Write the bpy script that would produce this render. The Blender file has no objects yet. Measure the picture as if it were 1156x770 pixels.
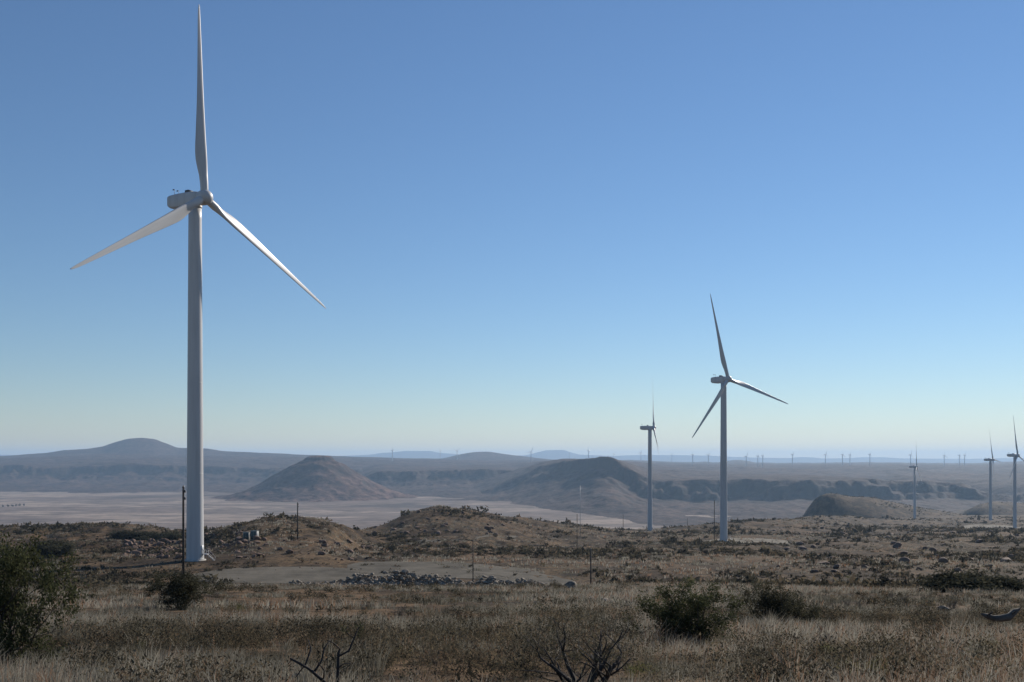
import bpy, math, random
import numpy as np

random.seed(7)
rng = np.random.default_rng(7)
SC = bpy.context.scene
COL = SC.collection
R = math.radians

# ------------------------------------------------------------------ camera, sky, sun, exposure
F, CX, HY = 1124.0, 578.0, 518.0          # focal length, centre column and horizon row of the photograph
cam_d = bpy.data.cameras.new("camera")
cam_d.sensor_width = 36.0
cam_d.lens = 36.0 * F / 1156.0
cam_d.shift_y = (HY - 385.0) / 1156.0
cam_d.clip_start = 0.2
cam_d.clip_end = 120000.0
cam = bpy.data.objects.new("camera", cam_d)
cam.location = (0, 0, 0)
cam.rotation_euler = (R(90), 0, 0)
COL.objects.link(cam)
SC.camera = cam

SUN_AZ, SUN_EL = 39.0, 28.0               # azimuth to the right of the viewing direction
world = bpy.data.worlds.new("World")
SC.world = world
world.use_nodes = True
wn = world.node_tree
sky = wn.nodes.new("ShaderNodeTexSky")
sky.sky_type = 'NISHITA'
sky.sun_disc = False
sky.sun_elevation = R(SUN_EL)
sky.sun_rotation = R(SUN_AZ)
sky.altitude = 1500
sky.air_density = 1.3
sky.dust_density = 0.0
sky.ozone_density = 7.2
bg = wn.nodes["Background"]
bg.inputs[1].default_value = 0.0915
tint = wn.nodes.new("ShaderNodeMix"); tint.data_type = 'RGBA'; tint.blend_type = 'MULTIPLY'
tint.inputs[0].default_value = 1.0; tint.inputs[7].default_value = (1.12, 1.0, .935, 1)
sat = wn.nodes.new("ShaderNodeHueSaturation"); sat.inputs['Saturation'].default_value = 1.02
wn.links.new(sky.outputs[0], tint.inputs[6]); wn.links.new(tint.outputs[2], sat.inputs['Color']); wn.links.new(sat.outputs[0], bg.inputs[0])

sun_d = bpy.data.lights.new("sun", 'SUN')
sun_d.energy = 5.0
sun_d.angle = R(0.53)
sun_d.color = (1.0, 0.91, 0.80)
sun = bpy.data.objects.new("sun", sun_d)
sun.rotation_euler = (R(90 - SUN_EL), 0, R(180 - SUN_AZ))
sun.location = (400, 300, 600)
COL.objects.link(sun)

SC.view_settings.view_transform = 'Standard'
SC.view_settings.look = 'None'
SC.view_settings.exposure = 0.13
SC.view_settings.gamma = 1.0
SC.cycles.use_denoising = True
SC.cycles.max_bounces = 5
SC.cycles.diffuse_bounces = 2
SC.cycles.volume_bounces = 1
SC.cycles.transparent_max_bounces = 6

HAZE_DENSITY = 4.6e-5
HAZE_COLOR = (0.50, 0.73, 1.0)
HAZE_ANISO = 0.2

# ------------------------------------------------------------------ helpers
def tag(o, label=None, cat=None, group=None, kind=None):
    if label: o["label"] = label
    if cat: o["category"] = cat
    if group: o["group"] = group
    if kind: o["kind"] = kind
    return o

def link(o, parent=None):
    COL.objects.link(o)
    if parent is not None: o.parent = parent
    return o

def empty(name, loc, rz=0.0):
    o = bpy.data.objects.new(name, None)
    o.empty_display_size = 0.5
    o.location = loc
    o.rotation_euler = (0, 0, rz)
    return link(o)

def mesh_np(name, V, quads=None, tris=None, smooth=False, mat=None, attrs=None):
    """mesh from numpy arrays (quads Nx4, tris Mx3)"""
    me = bpy.data.meshes.new(name)
    V = np.asarray(V, np.float32)
    nq = 0 if quads is None else len(quads)
    nt = 0 if tris is None else len(tris)
    loops = []
    if nq: loops.append(np.asarray(quads, np.int32).ravel())
    if nt: loops.append(np.asarray(tris, np.int32).ravel())
    loops = np.concatenate(loops)
    starts = np.concatenate([np.arange(nq) * 4, nq * 4 + np.arange(nt) * 3]).astype(np.int32)
    me.vertices.add(len(V)); me.vertices.foreach_set("co", V.ravel())
    me.loops.add(len(loops)); me.loops.foreach_set("vertex_index", loops)
    me.polygons.add(nq + nt); me.polygons.foreach_set("loop_start", starts)
    me.update(calc_edges=True)
    if smooth: me.polygons.foreach_set("use_smooth", np.ones(nq + nt, bool))
    if attrs:
        for k, a in attrs.items():
            at = me.attributes.new(k, 'FLOAT', 'POINT')
            at.data.foreach_set("value", np.asarray(a, np.float32))
    me.validate()
    if mat: me.materials.append(mat)
    return me

def obj(name, me, parent=None):
    return link(bpy.data.objects.new(name, me), parent)

class MB:
    """collects shapes into one mesh"""
    def __init__(s): s.V = []; s.Q = []; s.T = []; s.n = 0
    def add(s, V, Q=None, T=None):
        V = np.asarray(V, float)
        s.V.append(V)
        if Q is not None and len(Q): s.Q.append(np.asarray(Q, int) + s.n)
        if T is not None and len(T): s.T.append(np.asarray(T, int) + s.n)
        s.n += len(V)
    def rings(s, rings, cap=True):
        """loft equal-length rings"""
        k = len(rings[0]); V = np.concatenate([np.asarray(r, float) for r in rings]); Q = []; T = []
        for i in range(len(rings) - 1):
            for j in range(k):
                a = i * k + j; b = i * k + (j + 1) % k
                Q.append((a, b, b + k, a + k))
        if cap:
            V = np.concatenate([V, [np.mean(rings[0], 0)], [np.mean(rings[-1], 0)]])
            c0 = len(V) - 2; c1 = len(V) - 1; o = (len(rings) - 1) * k
            for j in range(k):
                T.append((c0, (j + 1) % k, j)); T.append((c1, o + j, o + (j + 1) % k))
        s.add(V, Q, T)
    def tube(s, p0, p1, r0, r1, k=8, cap=True):
        s.path([p0, p1], [r0, r1], k, cap)
    def path(s, P, rad, k=6, cap=True):
        P = [np.asarray(p, float) for p in P]; rr = []
        d = P[-1] - P[0]; d /= np.linalg.norm(d) + 1e-9
        a = np.cross(d, [0, 0, 1.0] if abs(d[2]) < .95 else [1.0, 0, 0]); a /= np.linalg.norm(a); b = np.cross(d, a)
        for p, r in zip(P, rad):
            t = np.arange(k) * 2 * math.pi / k
            rr.append(p + r * (np.cos(t)[:, None] * b + np.sin(t)[:, None] * a))
        s.rings(rr, cap)
    def box(s, c, d, rz=0.0, bev=0.0):
        x, y, z = [v / 2 for v in d]; b = min(bev, x * .9, y * .9, z * .9)
        def loop(ix, iy, zz):
            return [(ix, -iy + b, zz), (ix, iy - b, zz), (ix - b, iy, zz), (-ix + b, iy, zz), (-ix, iy - b, zz), (-ix, -iy + b, zz), (-ix + b, -iy, zz), (ix - b, -iy, zz)]
        if b > 0:
            L = [loop(x - b, y - b, -z), loop(x, y, -z + b), loop(x, y, z - b), loop(x - b, y - b, z)]
        else:
            q = [(x, -y), (x, y), (-x, y), (-x, -y)]
            L = [[(i, j, -z) for i, j in q], [(i, j, z) for i, j in q]]
        L = [np.array(l) for l in L]
        cs, sn = math.cos(rz), math.sin(rz); M = np.array([[cs, sn, 0], [-sn, cs, 0], [0, 0, 1]])
        s.rings([l @ M + np.array(c) for l in L])
    def build(s, name, mat, parent=None, smooth=False):
        V = np.concatenate(s.V)
        me = mesh_np(name, V, np.concatenate(s.Q) if s.Q else None, np.concatenate(s.T) if s.T else None, smooth, mat)
        return obj(name, me, parent)

# ---- lattice noise
def _hash(ix, iy, seed):
    h = (ix.astype(np.int64) * 374761393 + iy.astype(np.int64) * 668265263 + seed * 1274126177) & 0xFFFFFFFF
    h = ((h ^ (h >> 13)) * 1274126177) & 0xFFFFFFFF
    h = (h ^ (h >> 16)) & 0xFFFFFFFF
    return h.astype(np.float64) / 4294967295.0 * 2 - 1
def vnoise(x, y, seed=0):
    x = np.asarray(x, float); y = np.asarray(y, float)
    ix = np.floor(x); iy = np.floor(y); fx = x - ix; fy = y - iy
    fx = fx * fx * fx * (fx * (fx * 6 - 15) + 10); fy = fy * fy * fy * (fy * (fy * 6 - 15) + 10)
    a = _hash(ix, iy, seed); b = _hash(ix + 1, iy, seed); c = _hash(ix, iy + 1, seed); d = _hash(ix + 1, iy + 1, seed)
    return (a * (1 - fx) + b * fx) * (1 - fy) + (c * (1 - fx) + d * fx) * fy
def fbm(x, y, s, oct=4, seed=0, gain=0.5):
    o = 0; a = 1.0; n = 0
    for i in range(oct):
        c, sn = math.cos(.6 + i), math.sin(.6 + i)
        o = o + a * vnoise((x * c - y * sn) / s, (x * sn + y * c) / s, seed + i * 17); n += a; a *= gain; s /= 2.03
    return o / n
def sstep(a, b, x):
    t = np.clip((x - a) / (b - a), 0, 1); return t * t * (3 - 2 * t)
def soft_table(us, vs, width=6.0):
    g = np.arange(-1500, 2700, 1.0); t = np.interp(g, us, vs)
    k = np.exp(-.5 * (np.arange(-3 * int(width), 3 * int(width) + 1) / width) ** 2); k /= k.sum()
    t = np.convolve(np.pad(t, len(k) // 2, mode='edge'), k, 'valid')
    return lambda u: np.interp(u, g, t)

# ------------------------------------------------------------------ the lie of the land
DROP_Y = [0, 5, 10, 20, 30, 45, 60, 112, 160, 200, 226, 274, 330, 420, 614, 969, 1307, 1600, 1842, 2600]
DROP_V = [1.65, 1.75, 2.33, 3.75, 5.0, 6.8, 8.6, 14.5, 20.9, 26.2, 28.2, 28.6, 32.0, 38.5, 50.6, 69.5, 94, 101, 115, 140]
def drop(y):
    return np.interp(y, DROP_Y, DROP_V)
ridge_y = soft_table([-700, 0, 60, 100, 140, 180, 215, 250, 270, 300, 318, 340, 370, 400, 415, 440, 460, 490, 520, 545, 570, 590, 625, 680, 730, 760, 790, 850, 900, 960, 1040, 1100, 1156, 1700],
                     [597, 596, 594, 590, 591, 597, 600, 598, 594, 586, 583, 584, 590, 598, 599, 590, 580, 573, 574, 578, 585, 586, 592, 597, 599, 597, 594, 589, 585, 585, 586, 585, 584, 584], 5)
ridge_D = soft_table([-700, 215, 250, 270, 380, 400, 415, 440, 570, 625, 680, 730, 790, 850, 900, 960, 1040, 1156, 1700],
                     [600, 570, 460, 430, 430, 520, 620, 690, 710, 800, 900, 985, 1050, 1150, 1250, 1500, 1842, 1900, 1900], 9)
TURB = []   # hub pixel, distance, axis azimuth, tilt, cone, blade azimuth, label
TURB.append(dict(px=(231, 223), d=274, ax=119.8, tilt=3.1, cone=2.6, psi=1.64, R=52.7))
TURB.append(dict(px=(822, 428), d=614, ax=144.6, tilt=5.8, cone=3.1, psi=14.3, R=53.5))
TURB.append(dict(px=(738, 483), d=969, ax=98.5, tilt=4.7, cone=3.4, psi=-5.2, R=53))
TURB.append(dict(px=(1121, 519), d=1600, ax=126.0, tilt=5.3, cone=3.2, psi=24.9, R=54))
TURB.append(dict(px=(1149, 514), d=1307, ax=137.0, tilt=6.0, cone=2.0, psi=6.0, R=53))
TURB.append(dict(px=(1035, 527), d=1842, ax=120.0, tilt=5.0, cone=2.0, psi=-10.0, R=52))
TURB[1]['pad'] = (15, -8, 24); TURB[4]['pad'] = (-14, 22, 40)
for t in TURB:
    a = R(t['ax'])
    t['hub'] = np.array([(t['px'][0] - CX) / F * t['d'], t['d'], (HY - t['px'][1]) / F * t['d']])
    t['base'] = t['hub'] - 3.7 * np.array([math.sin(a), math.cos(a), 0]) - np.array([0, 0, 100.0])

def ground_z(x, y, fine=True):
    x = np.asarray(x, float); y = np.asarray(y, float)
    yy = np.maximum(y, 1.0)
    u = np.clip(CX + F * x / yy, -600, 1700)
    z = -drop(yy)
    Dr = ridge_D(u); zs = -(ridge_y(u) - HY) / F * Dr
    A = zs + drop(Dr)
    w = np.exp(-.5 * ((yy - Dr) / (0.17 * Dr)) ** 2)
    z = z + A * w * sstep(1.0, 60.0, yy)
    n = 0.05 * fbm(x, y, 2.2, 3, 3) * sstep(0, 12, yy)
    n = n + 0.35 * fbm(x, y, 14, 3, 11) * sstep(25, 90, yy) + (1.7 * fbm(x, y * .8, 15, 3, 15, .6) + .55 * fbm(x, y, 5, 2, 17)) * sstep(235, 400, yy)
    n = n + 1.5 * fbm(x, y, 48, 5, 21, .55) * sstep(90, 320, yy)
    n = n + 2.6 * fbm(x, y, 130, 4, 31, .5) * sstep(330, 800, yy)
    # low rock ledges: stepped noise
    q = fbm(x, y * .6, 70, 4, 41) * 5
    led = (np.floor(q) + sstep(.55, .95, q - np.floor(q)) - q) * 1.5
    n = n + led * sstep(230, 420, yy)
    # a level crane pad round the nearest turbine
    pad = np.exp(-(np.maximum(0, np.hypot((x + 52) / 46, (y - 250) / 30) - .7) / .3) ** 2)
    z = z + n * (1 - .93 * pad)
    z = z * (1 - pad) + np.where(pad > 0, pad * (-28.4 - .012 * (274 - yy)), 0)
    for t in TURB:
        b = t['base']; r = np.hypot(x - b[0], y - b[1])
        px_, py_, pr = t.get('pad', (0, 0, 9)); r = np.hypot(x - b[0] - px_, y - b[1] - py_)
        m = np.exp(-(np.maximum(0, r - pr) / (7 + .8 * pr)) ** 2)
        z = z * (1 - m) + (b[2] + (.085 if 'pad' in t else .03) * (y - b[1])) * m
    edge = sstep(1.10, 1.9, yy / Dr)
    z = z * (1 - edge) + (-206.0) * edge
    return z

def G(x, y): return float(ground_z(np.array([x]), np.array([y]))[0])
def px2w(u, v, lo=6.0, hi=2200.0):
    """first point of the terrain seen through a given direction"""
    ys = np.geomspace(lo, hi, 4000); xs = (u - CX) / F * ys; zr = -(v - HY) / F * ys
    g = ground_z(xs, ys); k = np.argmax(g >= zr)
    if g[k] < zr[k]: k = len(ys) - 1
    return np.array([xs[k], ys[k], g[k]])
def at(u, d):
    x = (u - CX) / F * d; return np.array([x, d, G(x, d)])

# ------------------------------------------------------------------ materials
def new_mat(name):
    m = bpy.data.materials.new(name); m.use_nodes = True
    return m, m.node_tree, m.node_tree.nodes["Principled BSDF"]
def ramp(nt, stops, fac):
    r = nt.nodes.new("ShaderNodeValToRGB"); e = r.color_ramp.elements
    while len(e) > 1: e.remove(e[0])
    e[0].position = stops[0][0]; e[0].color = (*stops[0][1], 1)
    for p, c in stops[1:]:
        k = e.new(p); k.color = (*c, 1)
    nt.links.new(fac, r.inputs[0]); return r.outputs[0]
def noise(nt, scale, detail=4, rough=.55, vec=None, stretch=None):
    n = nt.nodes.new("ShaderNodeTexNoise"); n.inputs['Scale'].default_value = scale
    n.inputs['Detail'].default_value = detail; n.inputs['Roughness'].default_value = rough
    if vec is not None:
        if stretch:
            m = nt.nodes.new("ShaderNodeMapping"); m.inputs['Scale'].default_value = stretch
            nt.links.new(vec, m.inputs[0]); vec = m.outputs[0]
        nt.links.new(vec, n.inputs['Vector'])
    return n.outputs['Fac']
def mix(nt, a, b, fac, mode='MIX'):
    m = nt.nodes.new("ShaderNodeMix"); m.data_type = 'RGBA'; m.blend_type = mode
    for s, v in ((m.inputs[0], fac), (m.inputs[6], a), (m.inputs[7], b)):
        if hasattr(v, 'is_linked') or isinstance(v, bpy.types.NodeSocket): nt.links.new(v, s)
        elif isinstance(v, (int, float)): s.default_value = v
        else: s.default_value = (*v, 1)
    return m.outputs[2]
def pos(nt): return nt.nodes.new("ShaderNodeNewGeometry").outputs['Position']
def flat_mat(name, c, rough=.7, var=.15, scale=3.0, metal=0.0):
    m, nt, b = new_mat(name)
    tc = nt.nodes.new("ShaderNodeTexCoord").outputs['Object']
    f = noise(nt, scale, 5, .6, tc)
    nt.links.new(ramp(nt, [(.3, tuple(v * (1 - var) for v in c)), (.7, tuple(min(1, v * (1 + var)) for v in c))], f), b.inputs['Base Color'])
    b.inputs['Roughness'].default_value = rough; b.inputs['Metallic'].default_value = metal
    return m
def bump(nt, b, h, strength, dist):
    n = nt.nodes.new("ShaderNodeBump"); n.inputs['Strength'].default_value = strength; n.inputs['Distance'].default_value = dist
    nt.links.new(h, n.inputs['Height']); nt.links.new(n.outputs[0], b.inputs['Normal'])

def terrain_mat():
    m, nt, b = new_mat("dry_ground")
    p = pos(nt)
    big = ramp(nt, [(.32, (.110, .058, .034)), (.43, (.165, .105, .058)), (.53, (.095, .066, .040)), (.63, (.185, .125, .066)), (.74, (.135, .060, .033))], noise(nt, .014, 6, .62, p))
    mid = ramp(nt, [(.39, (.022, .019, .014)), (.46, (.095, .066, .040)), (.57, (.165, .113, .064)), (.70, (.115, .055, .032))], noise(nt, .10, 7, .74, p))
    c = mix(nt, big, mid, .6)
    heath = ramp(nt, [(.46, (1, 1, 1)), (.55, (.30, .29, .27))], noise(nt, .04, 6, .72, p, (1, .5, 1)))
    c = mix(nt, c, heath, .85, 'MULTIPLY')
    fine = ramp(nt, [(.38, (.25, .24, .22)), (.6, (1.1, 1.08, 1.05))], noise(nt, .8, 5, .72, p))
    c = mix(nt, c, fine, .8, 'MULTIPLY')
    nt.links.new(c, b.inputs['Base Color']); b.inputs['Roughness'].default_value = .95; b.inputs['Specular IOR Level'].default_value = .1
    bump(nt, b, noise(nt, 1.4, 6, .7, p), .9, .25)
    return m
def valley_mat():
    m, nt, b = new_mat("valley_floor_dry_grass")
    p = pos(nt)
    a = ramp(nt, [(.34, (.10, .080, .066)), (.44, (.22, .165, .13)), (.50, (.16, .125, .10)), (.56, (.34, .265, .205)), (.66, (.19, .145, .115))], noise(nt, .0024, 7, .62, p, (.6, 1, 1)))
    d = ramp(nt, [(.40, (.35, .34, .33)), (.54, (1, 1, 1))], noise(nt, .010, 6, .72, p))
    nt.links.new(mix(nt, a, d, .55, 'MULTIPLY'), b.inputs['Base Color']); b.inputs['Roughness'].default_value = .95
    b.inputs['Specular IOR Level'].default_value = .1
    return m
def hill_mat(name, c0, c1, rim):
    m, nt, b = new_mat(name)
    p = pos(nt); g = nt.nodes.new("ShaderNodeNewGeometry")
    sx = nt.nodes.new("ShaderNodeSeparateXYZ"); nt.links.new(g.outputs['Normal'], sx.inputs[0])
    steep = ramp(nt, [(.70, (1, 1, 1)), (.9, (0, 0, 0))], sx.outputs['Z'])     # bare dark rock where it is steep
    a = ramp(nt, [(.36, c0), (.64, c1)], noise(nt, .004, 7, .65, p))
    d = ramp(nt, [(.40, (.12, .12, .12)), (.50, (.72, .72, .71)), (.62, (1.3, 1.22, 1.15))], noise(nt, .026, 8, .78, p))
    a = mix(nt, a, d, .85, 'MULTIPLY')
    st = ramp(nt, [(.42, (.45, .44, .43)), (.52, (1, 1, 1))], noise(nt, .05, 4, .6, p, (.06, .06, 1)))
    a = mix(nt, a, st, .45, 'MULTIPLY')
    nt.links.new(mix(nt, a, rim, steep), b.inputs['Base Color']); b.inputs['Roughness'].default_value = .95
    b.inputs['Specular IOR Level'].default_value = .1
    bump(nt, b, noise(nt, .02, 7, .7, p), .8, 9.0)
    return m
def leaf_mat(name, stops, trans=.35):
    """thin leaves and blades: diffuse plus light coming through, tone from a per-point value"""
    m, nt, b = new_mat(name)
    at_ = nt.nodes.new("ShaderNodeAttribute"); at_.attribute_name = "tone"
    c = ramp(nt, stops, at_.outputs['Fac'])
    nt.nodes.remove(b)
    d = nt.nodes.new("ShaderNodeBsdfDiffuse"); t = nt.nodes.new("ShaderNodeBsdfTranslucent"); x = nt.nodes.new("ShaderNodeMixShader")
    x.inputs[0].default_value = trans
    nt.links.new(c, d.inputs[0]); nt.links.new(c, t.inputs[0]); nt.links.new(d.outputs[0], x.inputs[1]); nt.links.new(t.outputs[0], x.inputs[2])
    nt.links.new(x.outputs[0], nt.nodes["Material Output"].inputs[0])
    return m
def paint_mat(name, c, rough):
    m, nt, b = new_mat(name)
    tc = nt.nodes.new("ShaderNodeTexCoord").outputs['Object']
    st = ramp(nt, [(.35, tuple(v * .86 for v in c)), (.6, c)], noise(nt, .5, 5, .6, tc, (1.5, 1.5, .12)))   # faint run-off streaks
    nt.links.new(st, b.inputs['Base Color']); b.inputs['Roughness'].default_value = rough
    return m

M = {}
M['ground'] = terrain_mat()
M['valley'] = valley_mat()
M['hill'] = hill_mat("stony_hillside", (.062, .040, .033), (.115, .075, .058), (.035, .031, .028))
M['cone'] = hill_mat("smooth_brown_hillside", (.120, .070, .054), (.190, .118, .092), (.045, .038, .035))
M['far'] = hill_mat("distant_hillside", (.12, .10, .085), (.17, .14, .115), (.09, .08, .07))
M['gravel'] = None
M['white'] = paint_mat("white_tower_paint", (.50, .50, .50), .45)
M['blade'] = paint_mat("white_blade_gelcoat", (.50, .50, .50), .40)
M['dark'] = flat_mat("dark_grey_metal", (.06, .06, .065), .5)
M['concrete'] = flat_mat("pale_concrete", (.38, .36, .33), .9, .15, 1.2)
M['wood'] = flat_mat("weathered_pole_wood", (.055, .045, .038), .9, .3, 4)
M['steel'] = flat_mat("galvanised_steel", (.42, .43, .44), .5, .1, 4, .3)
M['green'] = flat_mat("dark_green_cabinet_paint", (.035, .06, .055), .5, .15)
M['grey'] = flat_mat("pale_grey_cabinet_paint", (.26, .27, .265), .55, .1)
M['rock'] = flat_mat("pale_grey_stone", (.20, .168, .13), .9, .55, 2.5)
M['red'] = flat_mat("reddish_brown_stone", (.135, .082, .058), .9, .45, 1.5)
M['bark'] = flat_mat("dark_bark", (.045, .036, .03), .95, .35, 8)
M['dead'] = flat_mat("grey_dead_twigs", (.03, .026, .024), .95, .35, 8)
M['twig'] = flat_mat("grey_brown_twigs", (.095, .080, .066), .95, .4, 8)
M['log'] = flat_mat("bleached_dead_wood", (.10, .088, .075), .9, .55, 3)
def gravel_mat(name='crushed_gravel', f=1.0):
    m, nt, b = new_mat(name)
    p = pos(nt)
    a = ramp(nt, [(.35, (.085 * f, .075 * f, .058 * f)), (.6, (.150 * f, .133 * f, .104 * f))], noise(nt, .12, 5, .6, p))
    d = ramp(nt, [(.35, (.55, .55, .55)), (.6, (1, 1, 1))], noise(nt, 1.6, 5, .75, p))
    nt.links.new(mix(nt, a, d, .6, 'MULTIPLY'), b.inputs['Base Color']); b.inputs['Roughness'].default_value = .95
    b.inputs['Specular IOR Level'].default_value = .1
    return m
M['gravel'] = gravel_mat(); M['palegravel'] = gravel_mat('pale_gravel', 1.9)
M['grass'] = leaf_mat("dry_grass_blades", [(0, (.050, .045, .034)), (.25, (.088, .083, .065)), (.5, (.152, .142, .113)), (.75, (.232, .217, .176)), (.94, (.33, .307, .255)), (1, (.22, .135, .085))], .5)
M['scrub'] = leaf_mat("grey_green_scrub_leaves", [(0, (.034, .031, .023)), (.3, (.060, .054, .038)), (.5, (.098, .086, .059)), (.7, (.155, .126, .080)), (.86, (.120, .082, .055)), (1, (.20, .165, .112))], .4)
M['leaf'] = leaf_mat("olive_green_leaves", [(0, (.028, .032, .017)), (.5, (.055, .061, .031)), (1, (.11, .116, .060))], .4)
M['leafgrey'] = leaf_mat("grey_olive_leaves", [(0, (.034, .034, .023)), (.5, (.062, .061, .040)), (1, (.11, .105, .072))], .4)
M['tuft'] = leaf_mat("yellow_green_leaves", [(0, (.055, .060, .022)), (.5, (.115, .120, .042)), (1, (.19, .18, .075))], .45)

# ------------------------------------------------------------------ ground sheet
def columns(lo, hi, n, extra=26, ext=2.2):
    mid = np.linspace(lo, hi, n)
    e = np.geomspace(.01, ext - hi, extra); f = np.geomspace(.01, ext + lo if ext + lo > .02 else .02, extra)
    return np.concatenate([(lo - f)[::-1], mid, hi + e])
def sheet(name, ts, ys, zf, mat, keep=None, smooth=True):
    Y, T = np.meshgrid(ys, ts, indexing='ij'); X = Y * T
    Z = zf(X, Y)
    ny, nx = Y.shape
    idx = np.arange(ny * nx).reshape(ny, nx)
    Q = np.stack([idx[:-1, :-1], idx[:-1, 1:], idx[1:, 1:], idx[1:, :-1]], -1).reshape(-1, 4)
    V = np.stack([X, Y, Z], -1).reshape(-1, 3)
    if keep is not None:
        k = keep(X, Y, Z).reshape(-1)
        Q = Q[k[Q].any(1)]
        used = np.unique(Q); re = np.full(len(V), -1); re[used] = np.arange(len(used)); V = V[used]; Q = re[Q]
    return V, Q
def build_ground():
    ts = columns(-.60, .60, 900)
    ys = np.unique(np.concatenate([np.linspace(.6, 6, 10), np.geomspace(6, 60, 260), np.geomspace(60, 3400, 560)]))
    V, Q = sheet("ground", ts, ys, ground_z, M['ground'])
    # ground behind and beside the viewer
    bx = np.linspace(-400, 400, 41); by = np.array([-400., -200, -100, -50, -20, -8, -2, .4, .62])
    Yb, Xb = np.meshgrid(by, bx, indexing='ij'); Zb = np.full(Xb.shape, -1.72) + .6 * fbm(Xb, Yb, 60, 3, 5) * sstep(3, 40, -Yb)
    i2 = np.arange(Xb.size).reshape(Xb.shape) + len(V)
    Q2 = np.stack([i2[:-1, :-1], i2[:-1, 1:], i2[1:, 1:], i2[1:, :-1]], -1).reshape(-1, 4)
    V = np.concatenate([V, np.stack([Xb, Yb, Zb - .01], -1).reshape(-1, 3)]); Q = np.concatenate([Q, Q2])
    tag(obj("ground", mesh_np("ground", V, Q, None, True, M['ground'])), "dry stony slope covered in pale grass and low scrub", "ground", kind="structure")
build_ground()

# valley floor: one wide sheet to the horizon
def valley_z(x, y): return -203.0 + 4.0 * fbm(x, y, 900, 4, 51) - 0 * y
V, Q = sheet("valley_floor", np.concatenate([np.linspace(-2.2, -.65, 20), np.linspace(-.62, .62, 260), np.linspace(.65, 2.2, 20)]), np.geomspace(600, 36000, 220), valley_z, None)
V[V[:, 1] < 2500, 2] -= 0
tag(obj("valley_floor", mesh_np("valley_floor", V, Q, None, True, M['valley'])), "pale pinkish dry valley floor beyond the near slope", "valley floor", kind="structure")

# ------------------------------------------------------------------ hills and tablelands
VAL = -203.0
def scarp(p):
    """height fraction from foot (0) to rim (1): concave talus then a short cliff"""
    p = np.clip(p, 0, 1)
    xs = [0, .2, .45, .65, .80, .82, .87, .915, .93, .955, .97, 1.0]
    hs = [0, .03, .10, .20, .31, .41, .45, .57, .70, .77, .94, 1.0]
    return np.interp(p, xs, hs)
def table_layer(ts_u, ys_u, D_u, foot, back, seed, amp=14, gully=26, width=6, soft=lambda u: .15, steep=None):
    """a tableland: rim heights by bearing, foot distance ahead of the rim"""
    rim_y = soft_table(ts_u, ys_u, width); rim_D = soft_table(*D_u, 14); ft = soft_table(*foot, 14); bk = soft_table(*back, 14)
    def zf(x, y):
        u = np.clip(CX + F * x / y, -1400, 2600)
        u = u + 3.0 * fbm(x, y, 260, 3, seed + 5)
        D0 = rim_D(u); top = (HY - rim_y(u)) / F * D0
        wob = gully * 9 * fbm(x, y, 420, 5, seed, .6)                           # spurs and gullies in the rim line
        D = D0 + wob; fd = ft(u) + wob * .5 + 90 * fbm(x, y, 700, 3, seed + 3)
        p = (y - fd) / np.maximum(D - fd, 50)
        s = scarp(p); s = s + (np.clip(p, 0, 1) ** 1.6 - s) * soft(u)
        if steep is not None:
            hs = np.interp(np.clip(p, 0, 1), [0, .15, .5, .80, .915, .93, .948, .96, .982, 1.0], [0, .07, .14, .21, .30, .48, .53, .76, .83, 1.0]); s = s + (hs - s) * steep(u)
        rel = np.clip((y - D) / np.maximum(bk(u) - D0, 100), 0, 1)
        z_back = (HY - bk_y(u)) / F * bk(u) if bk_y else top
        t = np.where(y > D, top + (z_back - top) * rel, VAL - 6 + (top - VAL + 6) * s)
        n = amp * 1.5 * fbm(x, y, 330, 6, seed + 9, .6) * np.clip(p, 0, 1) ** .6
        rid = (1 - np.abs(fbm(x, y * .45, 170, 3, seed + 13)) * 2.4) * amp * .9 * np.clip(p, 0, 1) * np.clip(1.25 - p, 0, 1)
        rid = rid + (1 - np.abs(fbm(x, y * .5, 75, 3, seed + 17)) * 2.4) * amp * .45 * np.clip(p, 0, 1) * np.clip(1.15 - p, 0, 1)
        return t + n * np.where(y > D, .55, .8) + rid - amp * .3 * np.clip(p, 0, 1)
    bk_y = None
    def with_back(us, vs):
        nonlocal bk_y
        bk_y = soft_table(us, vs, width); return zf
    return with_back
def hill_sheet(name, label, u0, u1, ncol, y0, y1, nrow, zf, mat, cat):
    ts = np.linspace((u0 - CX) / F, (u1 - CX) / F, ncol); ys = np.geomspace(y0, y1, nrow)
    V, Q = sheet(name, ts, ys, zf, mat, keep=lambda X, Y, Z: Z > VAL - 5)
    tag(obj(name, mesh_np(name, V, Q, None, True, mat)), label, cat, kind="structure")

# far left escarpment with a rounded summit behind it
zL1 = table_layer([-1500, -300, 0, 60, 120, 200, 300, 380, 450, 520, 700], [524, 524, 525, 527, 524, 526, 528, 528, 530, 533, 545],
                  ([-1500, 0, 300, 500, 700], [7300, 7400, 7500, 7800, 8200]), ([-1500, 0, 230, 320, 380, 440, 520, 700], [5800, 5750, 5550, 5350, 5400, 5700, 6600, 7600]),
                  ([-1500, 0, 300, 700], [9200, 9300, 9300, 9300]), 100, 20, 44)(
                  [-1500, 0, 50, 120, 200, 290, 400, 450, 700], [517, 517, 515, 512, 513, 515, 517, 519, 521])
summit_y = soft_table([-1500, -200, 0, 50, 75, 100, 115, 130, 145, 160, 175, 190, 200, 235, 250, 285, 330, 400, 470, 600],
                      [515, 516, 515, 511.5, 508, 506.5, 504, 499, 495, 494, 496, 502, 506, 506.5, 509, 510.5, 513, 515.5, 518, 524], 3)
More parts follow.
